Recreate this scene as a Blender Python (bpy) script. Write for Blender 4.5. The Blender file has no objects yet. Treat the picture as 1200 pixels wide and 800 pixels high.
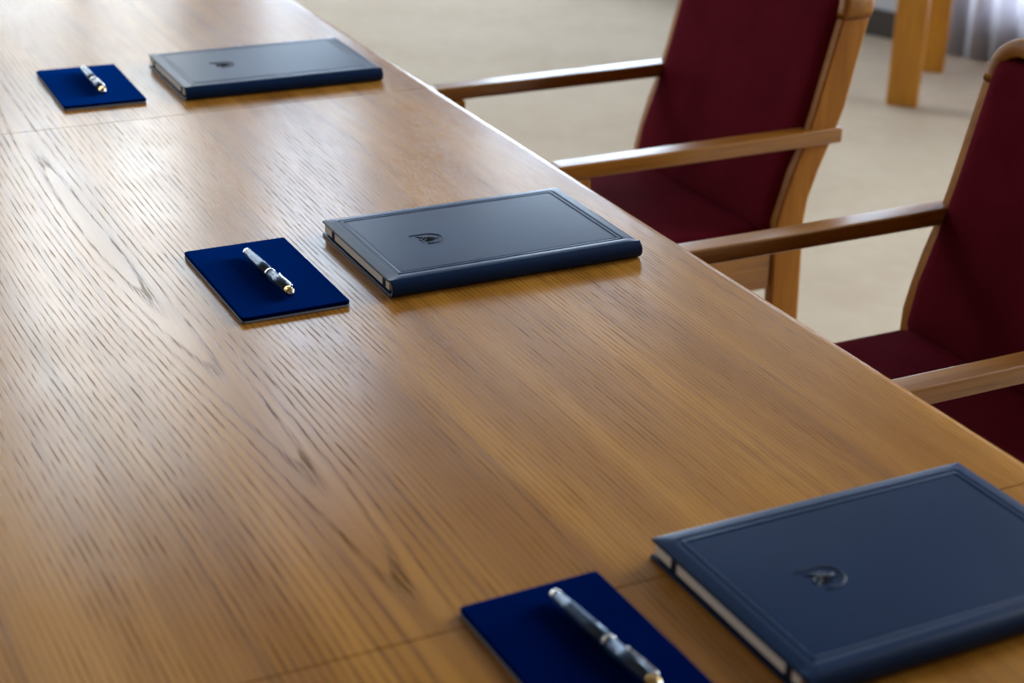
import bpy, bmesh, math, random
from mathutils import Vector, Matrix
random.seed(7)
S = bpy.context.scene
COL = S.collection
PI = math.pi

# ---------------------------------------------------------------- camera, world, light, exposure
# world: table top is z = 0, the table edge by the chairs is x = 0, y runs along the table
F_PX, CAM_H, CAM_X, CAM_Y, YAW, PITCH, ROLL = 1975.17, 0.7304, -1.0495, -1.3697, 0.4690, -0.4236, 0.0253
fw = Vector((math.cos(PITCH)*math.sin(YAW), math.cos(PITCH)*math.cos(YAW), math.sin(PITCH)))
rt = Vector((math.cos(YAW), -math.sin(YAW), 0)); up = rt.cross(fw)
r2 = rt*math.cos(ROLL) + up*math.sin(ROLL); u2 = -rt*math.sin(ROLL) + up*math.cos(ROLL)
cd = bpy.data.cameras.new('camera'); cam = bpy.data.objects.new('camera', cd); COL.objects.link(cam)
cam.matrix_world = Matrix(((r2.x, u2.x, -fw.x, CAM_X), (r2.y, u2.y, -fw.y, CAM_Y), (r2.z, u2.z, -fw.z, CAM_H), (0, 0, 0, 1)))
cd.sensor_fit = 'HORIZONTAL'; cd.sensor_width = 36.0; cd.lens = 36.0*F_PX/1200.0
cd.clip_start = 0.02; cd.clip_end = 100
cd.dof.use_dof = True; cd.dof.focus_distance = 1.93; cd.dof.aperture_fstop = 4.6; cd.dof.aperture_blades = 9
S.camera = cam
S.view_settings.view_transform = 'Standard'; S.view_settings.look = 'None'
S.view_settings.gamma = 1.0; S.view_settings.use_curve_mapping = False
S.view_settings.exposure = 0.0

w = bpy.data.worlds.new('sky'); S.world = w; w.use_nodes = True
bg = w.node_tree.nodes['Background']; bg.inputs[0].default_value = (0.75, 0.86, 1.0, 1); bg.inputs[1].default_value = 0.3

FLOOR = -0.74; CEIL = 3.3
# room axes: the curtain wall runs along E, its inward normal is N
E = Vector((-0.36, 0.933, 0)).normalized(); N = Vector((-E.y, E.x, 0)); N = N if N.x < 0 else -N
P0 = Vector((2.995, 3.03, 0))
def W(t, s, z=0.0): return P0 + E*t + N*s + Vector((0, 0, z))
T_FAR, T_NEAR, S_LEFT = 2.9, -6.2, 7.6

# window openings: (wall, a0, a1, z0, z1) and the daylight behind each: [(z0, z1, radiance)], colour
DAY = (0.84, 0.94, 1.0); COOL = (0.66, 0.82, 1.0)
WINDOWS = [  # lower lights of the far windows are added to brighten floor and chair fronts
    ('far', 0.20, 0.85, -0.60, 3.05, [(1.95, 3.05, 12.0), (1.25, 1.90, 6.0), (-0.60, 0.85, 9.0)], COOL),
    ('far', 1.15, 2.20, -0.60, 3.05, [(1.25, 2.90, 7.2), (-0.60, 0.85, 4.5)], DAY),
    ('far', 2.60, 3.65, -0.60, 3.05, [(1.25, 3.05, 6.0), (-0.60, 0.85, 5.0)], DAY),
    ('far', 4.05, 5.10, -0.60, 3.05, [(1.25, 3.05, 6.0), (-0.60, 0.85, 5.0)], DAY),
    ('right', 1.35, 2.50, -0.20, 2.00, [(0.95, 2.00, 5.0), (-0.20, 0.85, 13.0)], COOL),
    ('right', 0.25, 0.95, -0.20, 1.75, [(0.95, 1.75, 2.5), (-0.20, 0.85, 7.0)], COOL),
    ('right', -0.72, 0.08, -0.62, 1.20, [(-0.62, 1.20, 19.0)], DAY),  # unseen window added to backlight the curtain and brighten the table edge
    ('right', -3.20, -1.50, 0.30, 2.95, [(0.30, 2.95, 23.0)], DAY),
    ('right', -5.50, -3.70, 0.30, 2.95, [(0.30, 2.95, 13.0)], DAY),
]
def wpt(wall, a, z, off):
    return W(a, off, z) if wall == 'right' else W(T_FAR - off, a, z)
for wall, a0, a1, _, _, lamps, c in WINDOWS:
    for z0, z1, L in lamps:
        ld = bpy.data.lights.new('daylight_and_fill', 'AREA'); ld.shape = 'RECTANGLE'
        ld.size = abs(a1-a0); ld.size_y = z1-z0; ld.energy = L*ld.size*ld.size_y*PI; ld.color = c
        lo = bpy.data.objects.new('daylight_and_fill', ld); COL.objects.link(lo)
        lo.location = wpt(wall, (a0+a1)/2, (z0+z1)/2, -0.13)
        d = N if wall == 'right' else -E
        lo.rotation_euler = d.to_track_quat('-Z', 'Y').to_euler()

# ---------------------------------------------------------------- node helpers and materials
class NT:
    def __init__(s, name):
        s.m = bpy.data.materials.new(name); s.m.use_nodes = True; s.t = s.m.node_tree
        s.b = s.t.nodes['Principled BSDF']
    def n(s, kind, **k):
        nd = s.t.nodes.new(kind)
        for a, v in k.items(): setattr(nd, a, v)
        return nd
    def l(s, a, b): s.t.links.new(a, b)
    def val(s, sock, v):
        if hasattr(v, 'is_output') or isinstance(v, bpy.types.NodeSocket): s.l(v, sock)
        else: sock.default_value = v
    def math(s, op, a, b=0.0, c=0.0):
        nd = s.n('ShaderNodeMath', operation=op); s.val(nd.inputs[0], a); s.val(nd.inputs[1], b)
        if len(nd.inputs) > 2: s.val(nd.inputs[2], c)
        return nd.outputs[0]
    def coord(s): return s.n('ShaderNodeTexCoord').outputs['Object']
    def mapping(s, v, scale=(1, 1, 1), rot=(0, 0, 0), loc=(0, 0, 0)):
        nd = s.n('ShaderNodeMapping'); s.l(v, nd.inputs[0]); nd.inputs[1].default_value = loc
        nd.inputs[2].default_value = rot; nd.inputs[3].default_value = scale; return nd.outputs[0]
    def noise(s, v, scale=1.0, detail=2.0, rough=0.5):
        nd = s.n('ShaderNodeTexNoise'); s.l(v, nd.inputs['Vector']); nd.inputs['Scale'].default_value = scale
        nd.inputs['Detail'].default_value = detail; nd.inputs['Roughness'].default_value = rough; return nd.outputs[0]
    def ramp(s, f, a, b, lo=0.0, hi=1.0, smooth=True):
        nd = s.n('ShaderNodeMapRange'); nd.interpolation_type = 'SMOOTHSTEP' if smooth else 'LINEAR'
        s.val(nd.inputs[0], f); nd.inputs[1].default_value = a; nd.inputs[2].default_value = b
        nd.inputs[3].default_value = lo; nd.inputs[4].default_value = hi; return nd.outputs[0]
    def mix(s, f, a, b):
        nd = s.n('ShaderNodeMix', data_type='RGBA'); s.val(nd.inputs[0], f)
        for k, v in ((6, a), (7, b)):
            if isinstance(v, tuple): nd.inputs[k].default_value = (*v, 1)
            else: s.l(v, nd.inputs[k])
        return nd.outputs[2]
    def bump(s, h, strength, dist):
        nd = s.n('ShaderNodeBump'); nd.inputs['Strength'].default_value = strength; nd.inputs['Distance'].default_value = dist
        s.l(h, nd.inputs['Height']); s.l(nd.outputs[0], s.b.inputs['Normal'])
    def set(s, **k):
        for a, v in k.items():
            sock = s.b.inputs[a.replace('_', ' ')]
            if isinstance(v, tuple) and len(v) == 3: v = (*v, 1)
            s.val(sock, v)
        return s

def mat_table():
    m = NT('table veneer'); co = m.coord()
    sx = m.n('ShaderNodeSeparateXYZ'); m.l(co, sx.inputs[0]); x, y = sx.outputs[0], sx.outputs[1]
    wob = m.noise(m.mapping(co, (0.8, 0.45, 1)), 1.6, 1)
    xx = m.math('ADD', x, m.math('MULTIPLY', m.math('SUBTRACT', wob, 0.5), 0.11))
    LEAF = 1.20
    q = m.math('DIVIDE', m.math('ADD', xx, 10*LEAF+1.22), LEAF)
    k = m.math('FLOOR', q); lx = m.math('MULTIPLY', m.math('SUBTRACT', m.math('SUBTRACT', q, k), 0.5), LEAF)
    cv = m.n('ShaderNodeCombineXYZ'); m.l(m.math('MULTIPLY', k, 7.31), cv.inputs[0]); m.l(m.math('MULTIPLY', y, 0.55), cv.inputs[1])
    dep = m.ramp(m.noise(cv.outputs[0], 1.0, 1), 0.3, 0.7, 0.015, 0.050, False)
    r = m.math('SQRT', m.math('ADD', m.math('MULTIPLY', lx, lx), m.math('MULTIPLY', dep, dep)))
    jit = m.noise(m.mapping(co, (40, 4, 1)), 1.0, 2)
    ring = m.math('ADD', m.math('MULTIPLY', m.math('ADD', r, m.math('MULTIPLY', m.math('MULTIPLY', r, r), 0.45)), 136.0), m.math('MULTIPLY', jit, 0.5))
    fr = m.math('FRACT', ring)
    early = m.math('MULTIPLY', m.ramp(fr, 0.0, 0.08), m.ramp(fr, 0.46, 0.18))
    pore_n = m.noise(m.mapping(co, (640, 15, 1)), 1.0, 2, 0.6)
    fine_n = m.noise(m.mapping(co, (700, 14, 1)), 1.0, 1)
    pore = m.math('MULTIPLY', m.ramp(pore_n, 0.47, 0.57), early)
    tone = m.noise(m.mapping(co, (11, 0.6, 1)), 1.0, 4)
    streak = m.noise(m.mapping(co, (85, 1.5, 1)), 1.0, 3, 0.6)
    zone = m.ramp(m.noise(m.mapping(co, (16, 0.9, 1)), 1.0, 2), 0.35, 0.62, 0.5, 1.0)
    base = m.mix(m.ramp(tone, 0.34, 0.66), (0.325, 0.126, 0.013), (0.50, 0.222, 0.032))
    base = m.mix(m.math('MULTIPLY', early, 0.24), base, (0.16, 0.072, 0.026))
    base = m.mix(m.math('MULTIPLY', m.ramp(fine_n, 0.5, 0.75), 0.22), base, (0.17, 0.08, 0.03))
    base = m.mix(m.ramp(streak, 0.5, 0.68, 0.0, 0.4), base, (0.19, 0.080, 0.022))
    col = m.mix(m.math('MULTIPLY', m.math('MULTIPLY', pore, zone), 0.6), base, (0.040, 0.018, 0.008))
    m.set(Base_Color=col, Roughness=m.ramp(m.noise(co, 7, 2), 0.3, 0.7, 0.20, 0.24), Specular_IOR_Level=m.ramp(pore, 0.0, 1.0, 0.5, 0.05, False))
    h = m.math('SUBTRACT', m.math('MULTIPLY', fine_n, 0.03), pore)
    m.bump(h, 0.2, 0.0003)
    return m.m
def mat_wood(name, axis, a=(0.40, 0.160, 0.016), b=(0.27, 0.096, 0.009), rough=0.30, spec=0.5, coat=0.0):
    m = NT(name); co = m.coord()
    sc = [34.0, 34.0, 34.0]; sc[axis] = 2.6
    fsc = [240.0, 240.0, 240.0]; fsc[axis] = 12.0
    g = m.noise(m.mapping(co, tuple(sc)), 1.0, 4, 0.6); f = m.noise(m.mapping(co, tuple(fsc)), 1.0, 2)
    c = m.mix(m.ramp(g, 0.3, 0.7), b, a)
    c = m.mix(m.math('MULTIPLY', m.ramp(f, 0.52, 0.72), 0.4), c, tuple(v*0.45 for v in b))
    m.set(Base_Color=c, Roughness=rough, Specular_IOR_Level=spec, Coat_Weight=coat, Coat_Roughness=0.16); m.bump(f, 0.15, 0.0005); return m.m
def mat_leather():
    m = NT('navy leather'); co = m.coord()
    big = m.noise(m.mapping(co, (7, 7, 7)), 1.0, 4); fine = m.noise(co, 900, 3, 0.6); mid = m.noise(m.mapping(co, (60, 22, 40)), 1.0, 3)
    c = m.mix(m.ramp(big, 0.3, 0.7), (0.0012, 0.014, 0.054), (0.002, 0.018, 0.066))
    m.set(Base_Color=c, Roughness=0.335, Specular_IOR_Level=0.16)
    m.bump(m.math('ADD', m.math('MULTIPLY', fine, 0.5), mid), 0.10, 0.0005); return m.m
def mat_velvet():
    m = NT('royal blue velvet'); co = m.coord()
    f = m.noise(co, 700, 3, 0.7); g = m.noise(co, 14, 3)
    c = m.mix(m.ramp(g, 0.3, 0.7), (0.0002, 0.002, 0.030), (0.0003, 0.003, 0.042))
    m.set(Base_Color=c, Roughness=0.85, Specular_IOR_Level=0.0, Sheen_Weight=0.6, Sheen_Roughness=0.35, Sheen_Tint=(0.0, 0.10, 0.60))
    m.bump(f, 0.4, 0.0006); return m.m
def mat_fabric():
    m = NT('maroon woven fabric'); co = m.coord()
    f = m.noise(m.mapping(co, (1, 1, 2.2)), 420, 2, 0.7); g = m.noise(co, 9, 3)
    c = m.mix(m.ramp(g, 0.3, 0.7), (0.105, 0.0055, 0.013), (0.13, 0.0075, 0.017))
    c = m.mix(m.math('MULTIPLY', m.ramp(f, 0.45, 0.7), 0.45), c, (0.05, 0.003, 0.006))
    m.set(Base_Color=c, Roughness=0.9, Specular_IOR_Level=0.02); m.bump(f, 0.5, 0.0012); return m.m
def mat_carpet():
    m = NT('beige carpet'); co = m.coord()
    f = m.noise(co, 260, 3, 0.7); g = m.noise(co, 2.3, 4, 0.6); h = m.noise(co, 18, 3)
    c = m.mix(m.ramp(g, 0.3, 0.7), (0.385, 0.302, 0.223), (0.435, 0.35, 0.265))
    c = m.mix(m.math('MULTIPLY', m.ramp(h, 0.35, 0.75), 0.3), c, (0.45, 0.385, 0.30))
    c = m.mix(m.math('MULTIPLY', m.ramp(f, 0.5, 0.75), 0.35), c, (0.40, 0.34, 0.26))
    m.set(Base_Color=c, Roughness=0.95, Specular_IOR_Level=0.1); m.bump(f, 0.6, 0.004); return m.m
def mat_plain(name, c, rough=0.5, metal=0.0, spec=0.5, bump=0.0, scale=200):
    m = NT(name); co = m.coord(); f = m.noise(co, scale, 3)
    m.set(Base_Color=m.mix(m.math('MULTIPLY', f, 0.25), c, tuple(v*0.75 for v in c)), Roughness=rough, Metallic=metal, Specular_IOR_Level=spec)
    if bump: m.bump(f, bump, 0.001)
    return m.m
def mat_curtain():
    m = NT('pale curtain'); co = m.coord(); f = m.noise(m.mapping(co, (300, 300, 60)), 1.0, 2)
    c = m.mix(f, (0.60, 0.60, 0.66), (0.70, 0.70, 0.76)); m.set(Base_Color=c, Roughness=0.9, Specular_IOR_Level=0.1)
    tr = m.n('ShaderNodeBsdfTranslucent'); m.l(c, tr.inputs[0]); mx = m.n('ShaderNodeMixShader'); mx.inputs[0].default_value = 0.45
    m.l(m.b.outputs[0], mx.inputs[1]); m.l(tr.outputs[0], mx.inputs[2]); m.l(mx.outputs[0], m.t.nodes['Material Output'].inputs[0])
    return m.m
def mat_barrel():
    m = NT('striped navy lacquer'); co = m.coord()
    wv = m.n('ShaderNodeTexWave', bands_direction='Y'); m.l(m.mapping(co, (1, 1, 1)), wv.inputs['Vector'])
    wv.inputs['Scale'].default_value = 130.0; wv.inputs['Distortion'].default_value = 0.0
    c = m.mix(m.ramp(wv.outputs['Fac'], 0.3, 0.7), (0.012, 0.045, 0.115), (0.055, 0.115, 0.21))
    m.set(Base_Color=c, Roughness=0.30, Metallic=0.45, Specular_IOR_Level=0.8, Coat_Weight=0.3, Coat_Roughness=0.15); return m.m
def mat_paper():
    m = NT('cream paper'); co = m.coord()
    f = m.noise(m.mapping(co, (4, 4, 1800)), 1.0, 1)
    m.set(Base_Color=m.mix(f, (0.80, 0.77, 0.68), (0.92, 0.90, 0.82)), Roughness=0.8, Specular_IOR_Level=0.2); return m.m

M = dict(table=mat_table(), leather=mat_leather(), velvet=mat_velvet(), fabric=mat_fabric(), carpet=mat_carpet(), curtain=mat_curtain(),
         barrel=mat_barrel(), paper=mat_paper(),
         wx=mat_wood('chair oak along x', 0, coat=0.8), wy=mat_wood('chair oak along y', 1, rough=0.45, spec=0.3), wz=mat_wood('chair oak along z', 2, (0.46, 0.185, 0.022), (0.32, 0.115, 0.011), rough=0.5, spec=0.22),
         tleg=mat_wood('dark oak along z', 2, (0.22, 0.11, 0.04), (0.15, 0.07, 0.025)),
         yellow=mat_wood('yellow oak along z', 2, (0.62, 0.27, 0.018), (0.50, 0.20, 0.012), 0.4),
         yellowx=mat_wood('yellow oak along x', 0, (0.62, 0.27, 0.018), (0.50, 0.20, 0.012), 0.4),
         silver=mat_plain('silver', (0.86, 0.85, 0.82), 0.16, 1.0), gold=mat_plain('gold', (0.95, 0.66, 0.28), 0.2, 1.0),
         crest=mat_plain('matte dark navy', (0.006, 0.010, 0.022), 0.55, 0, 0.3), lining=mat_plain('navy lining', (0.012, 0.018, 0.038), 0.7, 0, 0.2),  # crest is darker and more matte than the leather
         board=mat_plain('blue grey board', (0.22, 0.26, 0.36), 0.5), wall=mat_plain('white wall', (0.50, 0.51, 0.54), 0.85, 0, 0.2),
         panel=mat_wood('wall panelling', 2, (0.20, 0.115, 0.06), (0.14, 0.075, 0.035), 0.5), ceil=mat_plain('ceiling paint', (0.15, 0.12, 0.09), 0.9, 0, 0.2),
         dark=mat_plain('dark brown skirting', (0.035, 0.024, 0.018), 0.5), white=mat_plain('white window frame', (0.7, 0.7, 0.7), 0.4))

# ---------------------------------------------------------------- mesh helpers
def box(bm, x0, x1, y0, y1, z0, z1):
    v = [bm.verts.new((x, y, z)) for x in (x0, x1) for y in (y0, y1) for z in (z0, z1)]
    for f in ((0, 1, 3, 2), (4, 6, 7, 5), (0, 4, 5, 1), (2, 3, 7, 6), (0, 2, 6, 4), (1, 5, 7, 3)): bm.faces.new([v[i] for i in f])
def loft(bm, rings, closed=True, caps=True):
    R = [[bm.verts.new(p) for p in ring] for ring in rings]
    n = len(R[0])
    for a, b in zip(R, R[1:]):
        for i in range(n if closed else n-1):
            j = (i+1) % n; bm.faces.new((a[i], a[j], b[j], b[i]))
    if caps and closed:
        bm.faces.new(R[0][::-1]); bm.faces.new(R[-1])
def lathe(bm, prof, seg=28):      # profile [(y, r)] revolved round the y axis
    rings = [[(r*math.cos(2*PI*i/seg), y, r*math.sin(2*PI*i/seg)) for i in range(seg)] for y, r in prof]
    loft(bm, rings)
def tube(bm, pts, rad, seg=8):
    pts = [Vector(p) for p in pts]; rings = []
    for i, p in enumerate(pts):
        d = (pts[min(i+1, len(pts)-1)] - pts[max(i-1, 0)]).normalized()
        a = d.orthogonal().normalized() if abs(d.z) > 0.99 else d.cross(Vector((0, 0, 1))).normalized()
        b = d.cross(a); r = rad(i/(len(pts)-1)) if callable(rad) else rad
        rings.append([p + a*r*math.cos(2*PI*k/seg) + b*r*math.sin(2*PI*k/seg) for k in range(seg)])
    loft(bm, rings)
def obj(name, bm, mat, parent=None, bevel=0.0, seg=3, smooth=True, subsurf=0):
    bmesh.ops.recalc_face_normals(bm, faces=bm.faces)
    me = bpy.data.meshes.new(name); bm.to_mesh(me); bm.free(); me.materials.append(mat)
    o = bpy.data.objects.new(name, me); COL.objects.link(o)
    if parent: o.parent = parent
    if smooth:
        for p in me.polygons: p.use_smooth = True
    if bevel:
        b = o.modifiers.new('bevel', 'BEVEL'); b.width = bevel; b.segments = seg; b.limit_method = 'ANGLE'; b.angle_limit = math.radians(40)
    if subsurf:
        s = o.modifiers.new('subsurf', 'SUBSURF'); s.levels = subsurf; s.render_levels = subsurf
    if smooth and not subsurf:
        o.modifiers.new('normals', 'WEIGHTED_NORMAL').keep_sharp = True
    return o
def bx(name, dims, mat, parent=None, bevel=0.0, seg=3):
    bm = bmesh.new(); box(bm, *dims); return obj(name, bm, mat, parent, bevel, seg)
def thing(name, label, cat, loc=(0, 0, 0), rz=0.0, group=None):
    o = bpy.data.objects.new(name, None); COL.objects.link(o); o.location = loc; o.rotation_euler = (0, 0, rz)
    o.empty_display_size = 0.05
    return tag(o, label, cat, group)
def tag(o, label, cat, group=None):
    o['label'] = label; o['category'] = cat
    if group: o['group'] = group
    return o
def struct(o): o['kind'] = 'structure'; return o
def dup(root, loc, rz, label):
    r = root.copy(); COL.objects.link(r); r.location = loc; r.rotation_euler = (0, 0, rz); r['label'] = label
    for ch in list(root.children):
        c = ch.copy(); COL.objects.link(c); c.parent = r
        for g in list(ch.children):
            d = g.copy(); COL.objects.link(d); d.parent = c
    return r

# ---------------------------------------------------------------- the room
def prism(bm, corners, z0, z1):
    lo = [bm.verts.new((p.x, p.y, z0)) for p in corners]; hi = [bm.verts.new((p.x, p.y, z1)) for p in corners]
    n = len(corners); bm.faces.new(lo[::-1]); bm.faces.new(hi)
    for i in range(n): j = (i+1) % n; bm.faces.new((lo[i], lo[j], hi[j], hi[i]))
G = 0.25
quad = [W(T_NEAR-G, -G), W(T_FAR+G, -G), W(T_FAR+G, S_LEFT+G), W(T_NEAR-G, S_LEFT+G)]
bm = bmesh.new(); prism(bm, quad, FLOOR-0.1, FLOOR); struct(obj('floor', bm, M['carpet'], smooth=False))
bm = bmesh.new(); prism(bm, quad, CEIL, CEIL+0.1); struct(obj('ceiling', bm, M['ceil'], smooth=False))
def wall_slab(bm, wall, a0, a1, z0, z1, o0=-0.12, o1=0.0):
    c = [wpt(wall, a0, 0, o0), wpt(wall, a1, 0, o0), wpt(wall, a1, 0, o1), wpt(wall, a0, 0, o1)]
    prism(bm, c, z0, z1)
def wall_with_openings(name, wall, A0, A1):
    bm = bmesh.new(); ws = sorted([x for x in WINDOWS if x[0] == wall], key=lambda x: x[1]); a = A0
    for (_, a0, a1, z0, z1, _, _) in ws:
        wall_slab(bm, wall, a, a0, FLOOR, CEIL); wall_slab(bm, wall, a0, a1, FLOOR, z0); wall_slab(bm, wall, a0, a1, z1, CEIL); a = a1
    wall_slab(bm, wall, a, A1, FLOOR, CEIL)
    return struct(obj(name, bm, M['wall'], smooth=False))
wall_with_openings('wall_right', 'right', T_NEAR, T_FAR)
wall_with_openings('wall_far', 'far', 0.0, S_LEFT)
bm = bmesh.new(); prism(bm, [W(T_NEAR-0.12, 0), W(T_NEAR, 0), W(T_NEAR, S_LEFT), W(T_NEAR-0.12, S_LEFT)], FLOOR, CEIL); struct(obj('wall_near', bm, M['panel'], smooth=False))
bm = bmesh.new(); prism(bm, [W(T_NEAR, S_LEFT), W(T_FAR, S_LEFT), W(T_FAR, S_LEFT+0.12), W(T_NEAR, S_LEFT+0.12)], FLOOR, CEIL); struct(obj('wall_left', bm, M['panel'], smooth=False))
for i, (wall, a0, a1, z0, z1, _, _) in enumerate(WINDOWS):
    bm = bmesh.new(); f = 0.06; mid = (a0+a1)/2
    wall_slab(bm, wall, a0, a0+f, z0, z1, -0.10, -0.04); wall_slab(bm, wall, a1-f, a1, z0, z1, -0.10, -0.04)
    wall_slab(bm, wall, a0+f, a1-f, z0, z0+f, -0.10, -0.04); wall_slab(bm, wall, a0+f, a1-f, z1-f, z1, -0.10, -0.04)
    wall_slab(bm, wall, mid-f/2, mid+f/2, z0+f, z1-f, -0.10, -0.04)
    if wall == 'far': wall_slab(bm, wall, a0+f, a1-f, 0.85, 1.25, -0.10, -0.04)  # transom added to part the upper lights from the added lower ones
    struct(obj('window_%d' % (i+1), bm, M['white'], smooth=False))
bm = bmesh.new(); wall_slab(bm, 'right', T_NEAR+0.03, T_FAR-0.03, FLOOR, FLOOR+0.095, 0.0, 0.02); struct(obj('baseboard_right', bm, M['dark'], smooth=False))
bm = bmesh.new(); wall_slab(bm, 'far', 0.03, S_LEFT, FLOOR, FLOOR+0.095, 0.0, 0.02); struct(obj('baseboard_far', bm, M['dark'], smooth=False))

# ---------------------------------------------------------------- conference table
SEAM_FAR, SEAM_NEAR, END_FAR, END_NEAR, TX0, TH = 1.0009, -0.3869, 2.34, -1.775, -1.95, 0.036
tbl = thing('conference_table', 'long wooden conference table with a glossy veneer top carrying the folders, pads and pens', 'table', (0, 0, FLOOR))
EDGE = [(-0.0105, 0.0), (-0.0060, -0.00055), (-0.0030, -0.0014), (-0.0012, -0.0028), (-0.0003, -0.0050), (0.0, -0.0080)]
def top_panel(y0, y1):                # eased along both long edges
    y0, y1 = y0+0.0007, y1-0.0007
    half = EDGE + [(0.0, -TH)]
    prof = half + [(TX0-x, z) for x, z in half[::-1]]
    bm = bmesh.new(); loft(bm, [[(x, y, z) for x, z in prof] for y in (y0, y1)])
    o = obj('tabletop_panel', bm, M['table'], tbl, smooth=False); o.location = (0, 0, -FLOOR)
    return o
for y0, y1 in ((SEAM_FAR, END_FAR), (SEAM_NEAR, SEAM_FAR), (END_NEAR, SEAM_NEAR)): top_panel(y0, y1)
for y in (END_NEAR+0.25, SEAM_NEAR, SEAM_FAR, END_FAR-0.25):
    for x in (TX0+0.42, -0.50):
        bx('leg', (x-0.045, x+0.045, y-0.045, y+0.045, 0.0, -FLOOR-TH-0.08), M['tleg'], tbl, 0.004)
bx('apron', (TX0+0.38, TX0+0.41, END_NEAR+0.2, END_FAR-0.2, -FLOOR-TH-0.08, -FLOOR-TH), M['tleg'], tbl, 0.002)
bx('apron', (-0.50, -0.47, END_NEAR+0.2, END_FAR-0.2, -FLOOR-TH-0.08, -FLOOR-TH), M['tleg'], tbl, 0.002)

# ---------------------------------------------------------------- armchairs (local: front is -x, z from the floor)
def post_path():                      # (x front, x rear, z) of the rear post from the floor to the joint
    return [(0.570, 0.628, 0.0), (0.563, 0.623, 0.30), (0.558, 0.618, 0.43), (0.559, 0.616, 0.475), (0.568, 0.621, 0.515), (0.583, 0.637, 0.565), (0.601, 0.656, 0.61), (0.618, 0.678, 0.67), (0.640, 0.696, 0.76), (0.655, 0.710, 0.822)]
def make_chair(label):
    t = thing('armchair', label, 'chair', group='armchairs around the table')
    for s in (-1, 1):
        bm = bmesh.new(); y0, y1 = sorted((s*0.222, s*0.245))
        loft(bm, [[(a, y0, z), (b, y0, z), (b, y1, z), (a, y1, z)] for a, b, z in post_path()])
        obj('rear_leg', bm, M['wz'], t, 0.004)
        y0, y1 = sorted((s*0.2195, s*0.2565))
        bm = bmesh.new()
        prof = [(0.118, -0.007, 0.006), (0.122, -0.003, 0.003), (0.135, 0.0, 0.0), (0.30, 0.0, 0.0), (0.50, 0.001, 0.0), (0.672, 0.002, 0.002)]
        loft(bm, [[(x, y0+iy, 0.611), (x, y1-iy, 0.611), (x, y1-iy, 0.636+dz), (x, y0+iy, 0.636+dz)] for x, dz, iy in prof])
        obj('armrest', bm, M['wx'], t, 0.006, 3)
        y0, y1 = sorted((s*0.2165, s*0.2555))
        bx('front_leg', (0.138, 0.184, y0, y1, 0.0, 0.6105), M['wz'], t, 0.004)
        y0, y1 = sorted((s*0.2205, s*0.2405))
        bx('seat_rail', (0.184, 0.557, y0, y1, 0.355, 0.425), M['wx'], t, 0.004)
    bx('seat_rail', (0.150, 0.172, -0.2165, 0.2165, 0.345, 0.415), M['wy'], t, 0.004)
    bx('seat_rail', (0.575, 0.597, -0.2215, 0.2215, 0.345, 0.415), M['wy'], t, 0.004)
    # top rail: rounded bow joining both posts
    bm = bmesh.new(); R = 0.045; YO = 0.2335; Z0 = 0.8225; ZT = 0.878; rings = []
    path = [(-YO, Z0)] + [(-YO+R-R*math.cos(a), ZT-R+R*math.sin(a)) for a in [PI/2*k/8 for k in range(9)]]
    path = path + [(-y, z) for y, z in path[::-1]]
    for i, (y, z) in enumerate(path):
        a = Vector(path[max(i-1, 0)]); b = Vector(path[min(i+1, len(path)-1)]); d = (b-a).normalized()
        n = Vector((-d.y, d.x)); xf = 0.6525 + (z-Z0)*0.24; hw = 0.0145; dp = 0.062; ring = []
        for k in range(16):
            ca, sa = math.cos(2*PI*k/16), math.sin(2*PI*k/16)
            px = math.copysign(abs(ca)**0.45, ca); pn = math.copysign(abs(sa)**0.45, sa)
            ring.append((xf+dp/2+px*dp/2, y+n.x*pn*hw, z+n.y*pn*hw))
        rings.append(ring)
    loft(bm, rings); obj('top_rail', bm, M['wy'], t)
    # upholstered backrest between the posts
    bm = bmesh.new(); rows = []
    for z in (0.432, 0.437, 0.46, 0.52, 0.60, 0.68, 0.76, 0.83, 0.853, 0.859):
        pp = post_path()
        for (a0, _, z0), (a1, _, z1) in zip(pp, pp[1:]):
            if z0 <= z <= z1 or z1 == pp[-1][2]:
                xf = a0 + (a1-a0)*(z-z0)/(z1-z0)
                if z <= z1: break
        e = min(1.0, min(z-0.431, 0.860-z)/0.012)
        ins = 0.010*(1-e)**2; ring = []
        for k in range(33):
            y = (-1 + 2*k/32)*0.2330; c = max(0.0, 1-(abs(y)/0.2330)**14)
            ring.append((xf - 0.016*math.sqrt(c)*(0.35+0.65*e) + 0.004 + ins, y, z))
        for k in range(33):
            y = (1 - 2*k/32)*0.2330; c = max(0.0, 1-(abs(y)/0.2330)**14)
            ring.append((xf + 0.044 + 0.010*math.sqrt(c)*e - ins, y, z))
        rows.append(ring)
    loft(bm, rows); obj('backrest', bm, M['fabric'], t)
    # seat cushion
    bm = bmesh.new(); rows = []
    for z, i in ((0.4262, 0.006), (0.430, 0.001), (0.442, 0.0), (0.451, 0.003), (0.457, 0.010), (0.460, 0.024), (0.462, 0.07), (0.463, 0.15)):
        x0, x1, yh = 0.128+i, 0.549-i*0.3, 0.2195-i; ring = []
        r = 0.02
        for cx, cy, a0 in ((x1-r, yh-r, 0), (x0+r, yh-r, PI/2), (x0+r, -yh+r, PI), (x1-r, -yh+r, 1.5*PI)):
            for k in range(5): ring.append((cx+r*math.cos(a0+PI/2*k/4), cy+r*math.sin(a0+PI/2*k/4), z))
        rows.append(ring)
    loft(bm, rows); obj('seat', bm, M['fabric'], t)
    return t
C1 = (0.022, 1.100, 0.0); C2 = (-0.008, 0.232, 0.0)
ch = make_chair('maroon upholstered wooden armchair farther along the table, both armrests in view')
ch.location = (C1[0], C1[1], FLOOR)
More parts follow.
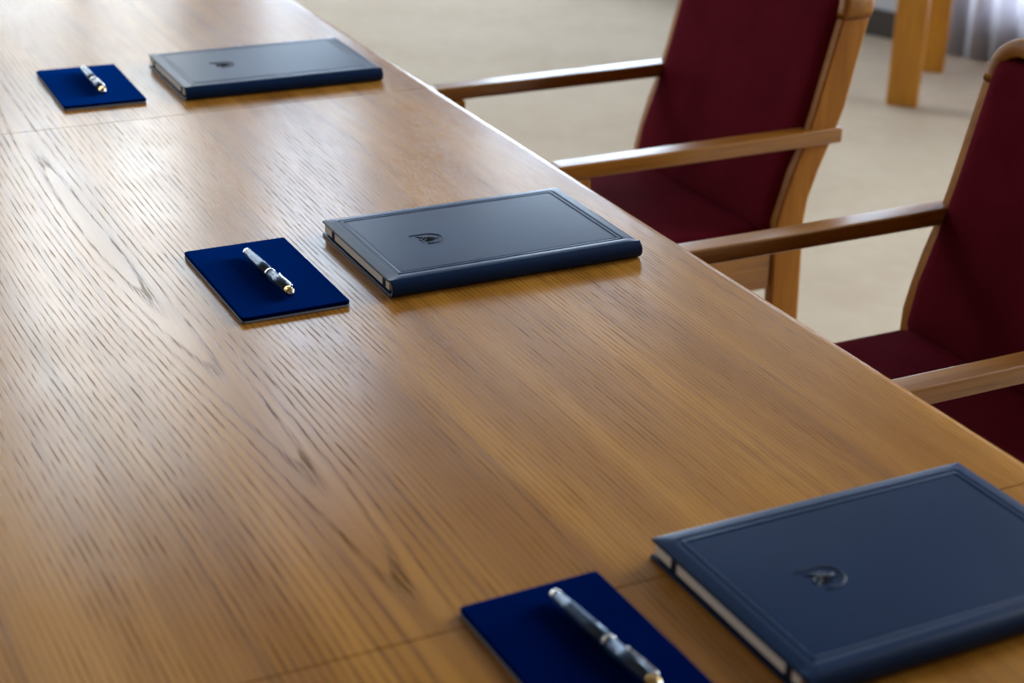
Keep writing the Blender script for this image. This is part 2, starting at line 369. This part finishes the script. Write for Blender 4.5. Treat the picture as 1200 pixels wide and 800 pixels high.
dup(ch, (C2[0], C2[1], FLOOR), 0, 'maroon upholstered wooden armchair nearest the camera, cut off by the right edge')

# ---------------------------------------------------------------- leather folders
FL, FWD, FT = 0.320, 0.2208, 0.0211
def make_folder(label):
    t = thing('document_folder', label, 'folder', group='leather folders on the table')
    # wrap-round cover: bottom board, rounded spine, top board with tooled frame
    R = FT/2; th = 0.0032
    xs = [-FL, -FL+0.0012, -FL+0.004, -FL+0.0125]
    def groove(d):                    # d: distance outside (+) the frame line
        z = 0.0
        for c in (0.0, -0.0055):
            k = abs(d-c)
            if k < 0.0011: z -= 0.0013*(1-k/0.0011)
        if d > 0.0012: z -= 0.0018*min(1.0, (d-0.0012)/0.0125)
        return z
    fx, fy, mx, my = -FL/2, (0.020+FWD-0.015)/2, FL/2-0.0155, (FWD-0.015-0.020)/2
    offs = [-0.0068, -0.0055, -0.0042, -0.0012, 0.0, 0.0012, 0.006, 0.0105]
    gx = sorted([fx+sg*(mx+o) for sg in (-1, 1) for o in offs] + [-FL, -FL+0.0008, 0, -0.0008, fx, fx-0.07, fx+0.07])
    gy = sorted([fy+my+o for o in offs] + [fy-my-o for o in offs if o < 0.006] + [FWD, FWD-0.0008, fy, R+0.003])
    def topz(x, y):
        d = max(abs(x-fx)-mx, (y-fy)-my, (fy-y)-my)
        z = FT + groove(d) if y > fy-my-0.0062 else FT + (groove(d) if abs(x-fx)-mx > (fy-y)-my else 0)
        if y < fy-my-0.0013 and d <= (fy-y)-my: z = FT
        if x <= -FL+1e-5 or x >= -1e-5 or y >= FWD-1e-5: z -= 0.0008
        return z
    bm = bmesh.new()
    path_o, path_i = [], []
    rows = []
    # outer skin: y from FWD (top) to spine to bottom FWD
    for y in sorted(gy, reverse=True): rows.append([(x, y, topz(x, y)) for x in gx])
    for k in range(1, 14):
        a = PI/2 + PI*k/14
        rows.append([(x, R+R*math.cos(a)*1.0, R+R*math.sin(a)) for x in gx])
    for y in (R, FWD*0.5, FWD): rows.append([(x, y, 0.0) for x in gx])
    # inner skin back
    for y in (FWD, FWD*0.5, R): rows.append([(x, y, th) for x in gx])
    for k in range(13, 0, -1):
        a = PI/2 + PI*k/14
        rows.append([(x, R+(R-th)*math.cos(a), R+(R-th)*math.sin(a)) for x in gx])
    for y in (R+0.003, fy, FWD): rows.append([(x, y, FT-th-0.0012) for x in gx])
    V = [[bm.verts.new(p) for p in r] for r in rows]; n = len(V)
    for i in range(n):
        j = (i+1) % n
        for k in range(len(gx)-1): bm.faces.new((V[i][k], V[i][k+1], V[j][k+1], V[j][k]))
    # end caps: bridge outer and inner skin along both open ends
    no = len(gy)+13+3
    inner = list(range(n-1, no-1, -1))
    outer = list(range(no))
    for k in (0, len(gx)-1):
        top_o = outer[:len(gy)]; top_i = inner[:3]
        oi, ii = 0, 0
        yo = [V[q][k].co.y if q < len(gy) else None for q in range(no)]
        while oi < no-1 or ii < len(inner)-1:
            if oi >= no-1: adv_o = False
            elif ii >= len(inner)-1: adv_o = True
            else:
                po, pi_ = oi+1, ii+1
                fo = po-(len(gy)-1) if po > len(gy)-1 else (-(V[outer[po]][k].co.y-R)/FWD*1.0-0.0)
                fi = pi_-2 if pi_ > 2 else (-(V[inner[pi_]][k].co.y-R)/FWD)
                adv_o = fo <= fi
            a, b = V[outer[oi]][k], V[inner[ii]][k]
            if adv_o:
                bm.faces.new((a, V[outer[oi+1]][k], b)); oi += 1
            else:
                bm.faces.new((a, V[inner[ii+1]][k], b)); ii += 1
    cov = obj('leather_cover', bm, M['leather'], t)
    # inside: lining flap, cream papers and elastic corner straps
    bx('inner_flap', (-FL+0.004, -0.004, 0.012, FWD-0.003, th+0.0001, th+0.0028), M['lining'], t, 0.0006, 2)
    bm = bmesh.new(); box(bm, -FL+0.0010, -0.006, 0.013, FWD-0.005, th+0.0030, FT-th-0.0026); pp = obj('paper_sheets', bm, M['paper'], t, 0.0006, 2)
    for yy in (0.028, FWD-0.034):
        bm = bmesh.new(); box(bm, -FL+0.0002, -FL+0.055, yy-0.004, yy+0.004, th+0.0029, FT-th-0.0016); obj('corner_strap', bm, M['lining'], t, 0.0008, 2)
    # pressed crest: a shield-shaped bow round a bird; u is to the reader's right (+y), v is up (-x)
    cx, cy = -0.228, 0.110
    bm = bmesh.new()
    def P(u, v): return (cx-v, cy+u, FT-0.00005)
    def line(pts, r): tube(bm, [P(u*0.001, v*0.001) for u, v in pts], lambda f: r(f)*0.001, 8)
    bow = [(15.5, 19), (15.6, 12), (15.2, 4)] + [(15*math.cos(-a), -1-15.5*math.sin(a)) for a in [PI*k/14 for k in range(1, 14)]] + [(-15, 3), (-15, 8)]
    line(bow, lambda f: 0.75+0.25*math.sin(PI*f))
    line([(0, 9.5), (0.3, 5), (0, 0), (-0.3, -5), (0, -9)], lambda f: 0.8+1.6*math.sin(PI*f))
    line([(0.4, 9), (-0.8, 11.5), (-2.6, 11.8), (-4.2, 10.6)], lambda f: 1.5-1.2*f)
    for sg in (-1, 1):
        line([(sg*1.5, 4), (sg*5, 8.5), (sg*8.5, 11), (sg*10.5, 13.5)], lambda f: 1.3-0.8*f)
        line([(sg*4, 7), (sg*7.5, 5), (sg*10.5, 3.5)], lambda f: 1.2-0.8*f)
        line([(sg*3, 4.5), (sg*6.5, 1.5), (sg*9.5, -1.5)], lambda f: 1.2-0.8*f)
        line([(sg*2, 2), (sg*4.5, -2), (sg*6.5, -5)], lambda f: 1.1-0.7*f)
        line([(sg*0.8, -5), (sg*2.5, -8.5), (sg*4, -11)], lambda f: 1.0-0.6*f)
    obj('pressed_crest', bm, M['crest'], cov)
    return t
fold = [(-0.0602, 1.0586, -0.0105), (-0.0698, 0.2274, 0.0019), (-0.0835, -0.5780, 0.0054)]
f0 = make_folder('navy leather folder in the middle of the three, beside the sharpest pad and pen')
f0.location = (fold[1][0], fold[1][1], 0.0002); f0.rotation_euler = (0, 0, fold[1][2])
dup(f0, (fold[0][0], fold[0][1], 0.0002), fold[0][2], 'navy leather folder farthest away, shining grey beyond the far table seam')
dup(f0, (fold[2][0], fold[2][1], 0.0002), fold[2][2], 'navy leather folder nearest the camera, cut off by the right edge')

# ---------------------------------------------------------------- velvet pads
PW, PL, PT = 0.1238, 0.2148, 0.0070
def rounded(bm, x0, x1, y0, y1, r, zs):      # zs: [(z, inset)]
    rings = []
    for z, i in zs:
        ring = []; rr = max(r-i, 0.0005)
        for cx, cy, a0 in ((x1-r, y1-r, 0), (x0+r, y1-r, PI/2), (x0+r, y0+r, PI), (x1-r, y0+r, 1.5*PI)):
            for k in range(6): ring.append((cx+rr*math.cos(a0+PI/2*k/5), cy+rr*math.sin(a0+PI/2*k/5), z))
        rings.append(ring)
    loft(bm, rings)
def make_pad(label):
    t = thing('pen_pad', label, 'pad', group='blue velvet pads under the pens')
    bm = bmesh.new(); rounded(bm, -PW, 0, 0, PL, 0.004, ((0, 0.0004), (0.0004, 0), (0.0022, 0), (0.0026, 0.0004))); obj('base_board', bm, M['board'], t)
    bm = bmesh.new(); rounded(bm, -PW, 0, 0, PL, 0.004, ((0.0027, 0.0008), (0.0032, 0.0003), (0.0058, 0.0), (0.0066, 0.0004), (PT, 0.0014))); obj('velvet_top', bm, M['velvet'], t)
    return t
pads = [(-0.4363, 1.0777, -0.0199), (-0.4390, 0.2292, 0.0078), (-0.4544, -0.5809, 0.0246)]
p0 = make_pad('royal blue velvet pad in the middle, in sharp focus beside the middle folder')
p0.location = (pads[1][0], pads[1][1], 0.0002); p0.rotation_euler = (0, 0, pads[1][2])
dup(p0, (pads[0][0], pads[0][1], 0.0002), pads[0][2], 'royal blue velvet pad farthest away, beyond the far table seam')
dup(p0, (pads[2][0], pads[2][1], 0.0002), pads[2][2], 'dark blue velvet pad nearest the camera, cut off by the bottom edge')

# ---------------------------------------------------------------- pens (local y is the axis, domed end at +y)
def make_pen(label):
    t = thing('pen', label, 'pen', group='pens on the velvet pads')
    h = 0.071
    bm = bmesh.new(); lathe(bm, [(h-0.0065, 0.0048), (h-0.006, 0.0051), (h-0.003, 0.0050), (h-0.0012, 0.0043), (h-0.0003, 0.0026), (h, 0.0006)]); obj('end_dome', bm, M['silver'], t)
    bm = bmesh.new(); lathe(bm, [(-0.0045, 0.0060), (0.02, 0.0061), (0.045, 0.0058), (h-0.0065, 0.0050)]); obj('barrel', bm, M['barrel'], t)
    bm = bmesh.new(); lathe(bm, [(-0.0082, 0.0061), (-0.0078, 0.0066), (-0.0050, 0.0066), (-0.0046, 0.0061)]); obj('centre_ring', bm, M['silver'], t)
    bm = bmesh.new(); lathe(bm, [(-0.0082, 0.0060), (-0.03, 0.0059), (-0.0595, 0.0055)][::-1]); cap = obj('cap', bm, M['barrel'], t)
    bm = bmesh.new(); lathe(bm, [(-h+0.0035, 0.0045), (-h+0.004, 0.0054), (-h+0.0105, 0.0056), (-h+0.0115, 0.0055)]); obj('end_band', bm, M['gold'], cap)['label'] = 'gold end band'
    bm = bmesh.new(); lathe(bm, [(-h-0.0005, 0.0008), (-h, 0.0026), (-h+0.0015, 0.0040), (-h+0.0034, 0.0045)]); obj('end_tip', bm, M['silver'], cap)
    bm = bmesh.new(); a = math.radians(62)
    ux, uz = math.cos(a), math.sin(a)
    pts = [(ux*r, y, uz*r) for y, r in ((-h+0.008, 0.0055), (-h+0.0085, 0.0074), (-h+0.016, 0.0078), (-0.045, 0.0076), (-0.032, 0.0071), (-0.028, 0.0068), (-0.026, 0.0076))]
    tube(bm, pts, lambda f: 0.0011-0.0003*f if f < 0.8 else 0.0012, 10); obj('clip', bm, M['silver'], cap)['label'] = 'silver clip'
    return t
pens = [((-0.4906, 1.186), 0.02), ((-0.4996, 0.3285), -0.042), ((-0.5065, -0.4620), -0.085)]
def pen_at(k):
    (x, y), a = pens[k]; return (x, y, PT+0.0002+0.0066), -a*-1
q0 = make_pen('silver-tipped striped pen on the middle velvet pad, in sharp focus')
q0.location, rz = pen_at(1); q0.rotation_euler = (0, 0, -rz)
l, rz = pen_at(0); dup(q0, l, -rz, 'bright silver pen on the farthest velvet pad')
l, rz = pen_at(2); dup(q0, l, -rz, 'blurred blue pen on the velvet pad nearest the camera')

# ---------------------------------------------------------------- background: curtain and side table
def make_curtain():
    bm = bmesh.new(); T0, T1, n = -0.78, 0.18, 200; rows = []
    for z in (FLOOR+0.004, FLOOR+0.3, 0.3, 1.2, 2.35):
        row = []
        for i in range(n+1):
            t = T0+(T1-T0)*i/n; ph = t*2*PI/0.105 + 0.8*math.sin(t*7.1) + 0.5*math.sin(t*17.3)
            s = 0.058 + 0.022*math.sin(ph) + 0.008*math.sin(ph*0.37+1.0)
            row.append(W(t, s, z))
        rows.append(row)
    V = [[bm.verts.new(p) for p in r] for r in rows]
    for a, b in zip(V, V[1:]):
        for i in range(n): bm.faces.new((a[i], a[i+1], b[i+1], b[i]))
    o = obj('curtain', bm, M['curtain']); s = o.modifiers.new('cloth', 'SOLIDIFY'); s.thickness = 0.003
    tag(o, 'pale grey pleated floor-length curtain at the right wall', 'curtain')
make_curtain()
ang = math.atan2(-0.76, 0.65)                    # local x runs along the table, local y towards the wall
st = thing('side_table', 'yellow-brown wooden side table whose legs show behind the armchairs by the curtain', 'table', (2.334, 2.660, FLOOR), ang)
LW, DP = 0.44, 0.46
for x in (0.0, LW):
    for y in (0.0, DP):
        bx('leg', (x-0.048, x+0.048, y-0.002, y+0.040, 0.0, 0.66), M['yellow'], st, 0.003)
bx('tabletop', (-0.052, LW+0.05, -0.006, DP+0.044, 0.70, 0.735), M['yellowx'], st, 0.004)
bx('apron', (0.0, LW, 0.004, 0.026, 0.58, 0.70), M['yellowx'], st, 0.002)
bx('apron', (0.0, LW, DP+0.004, DP+0.026, 0.58, 0.70), M['yellowx'], st, 0.002)
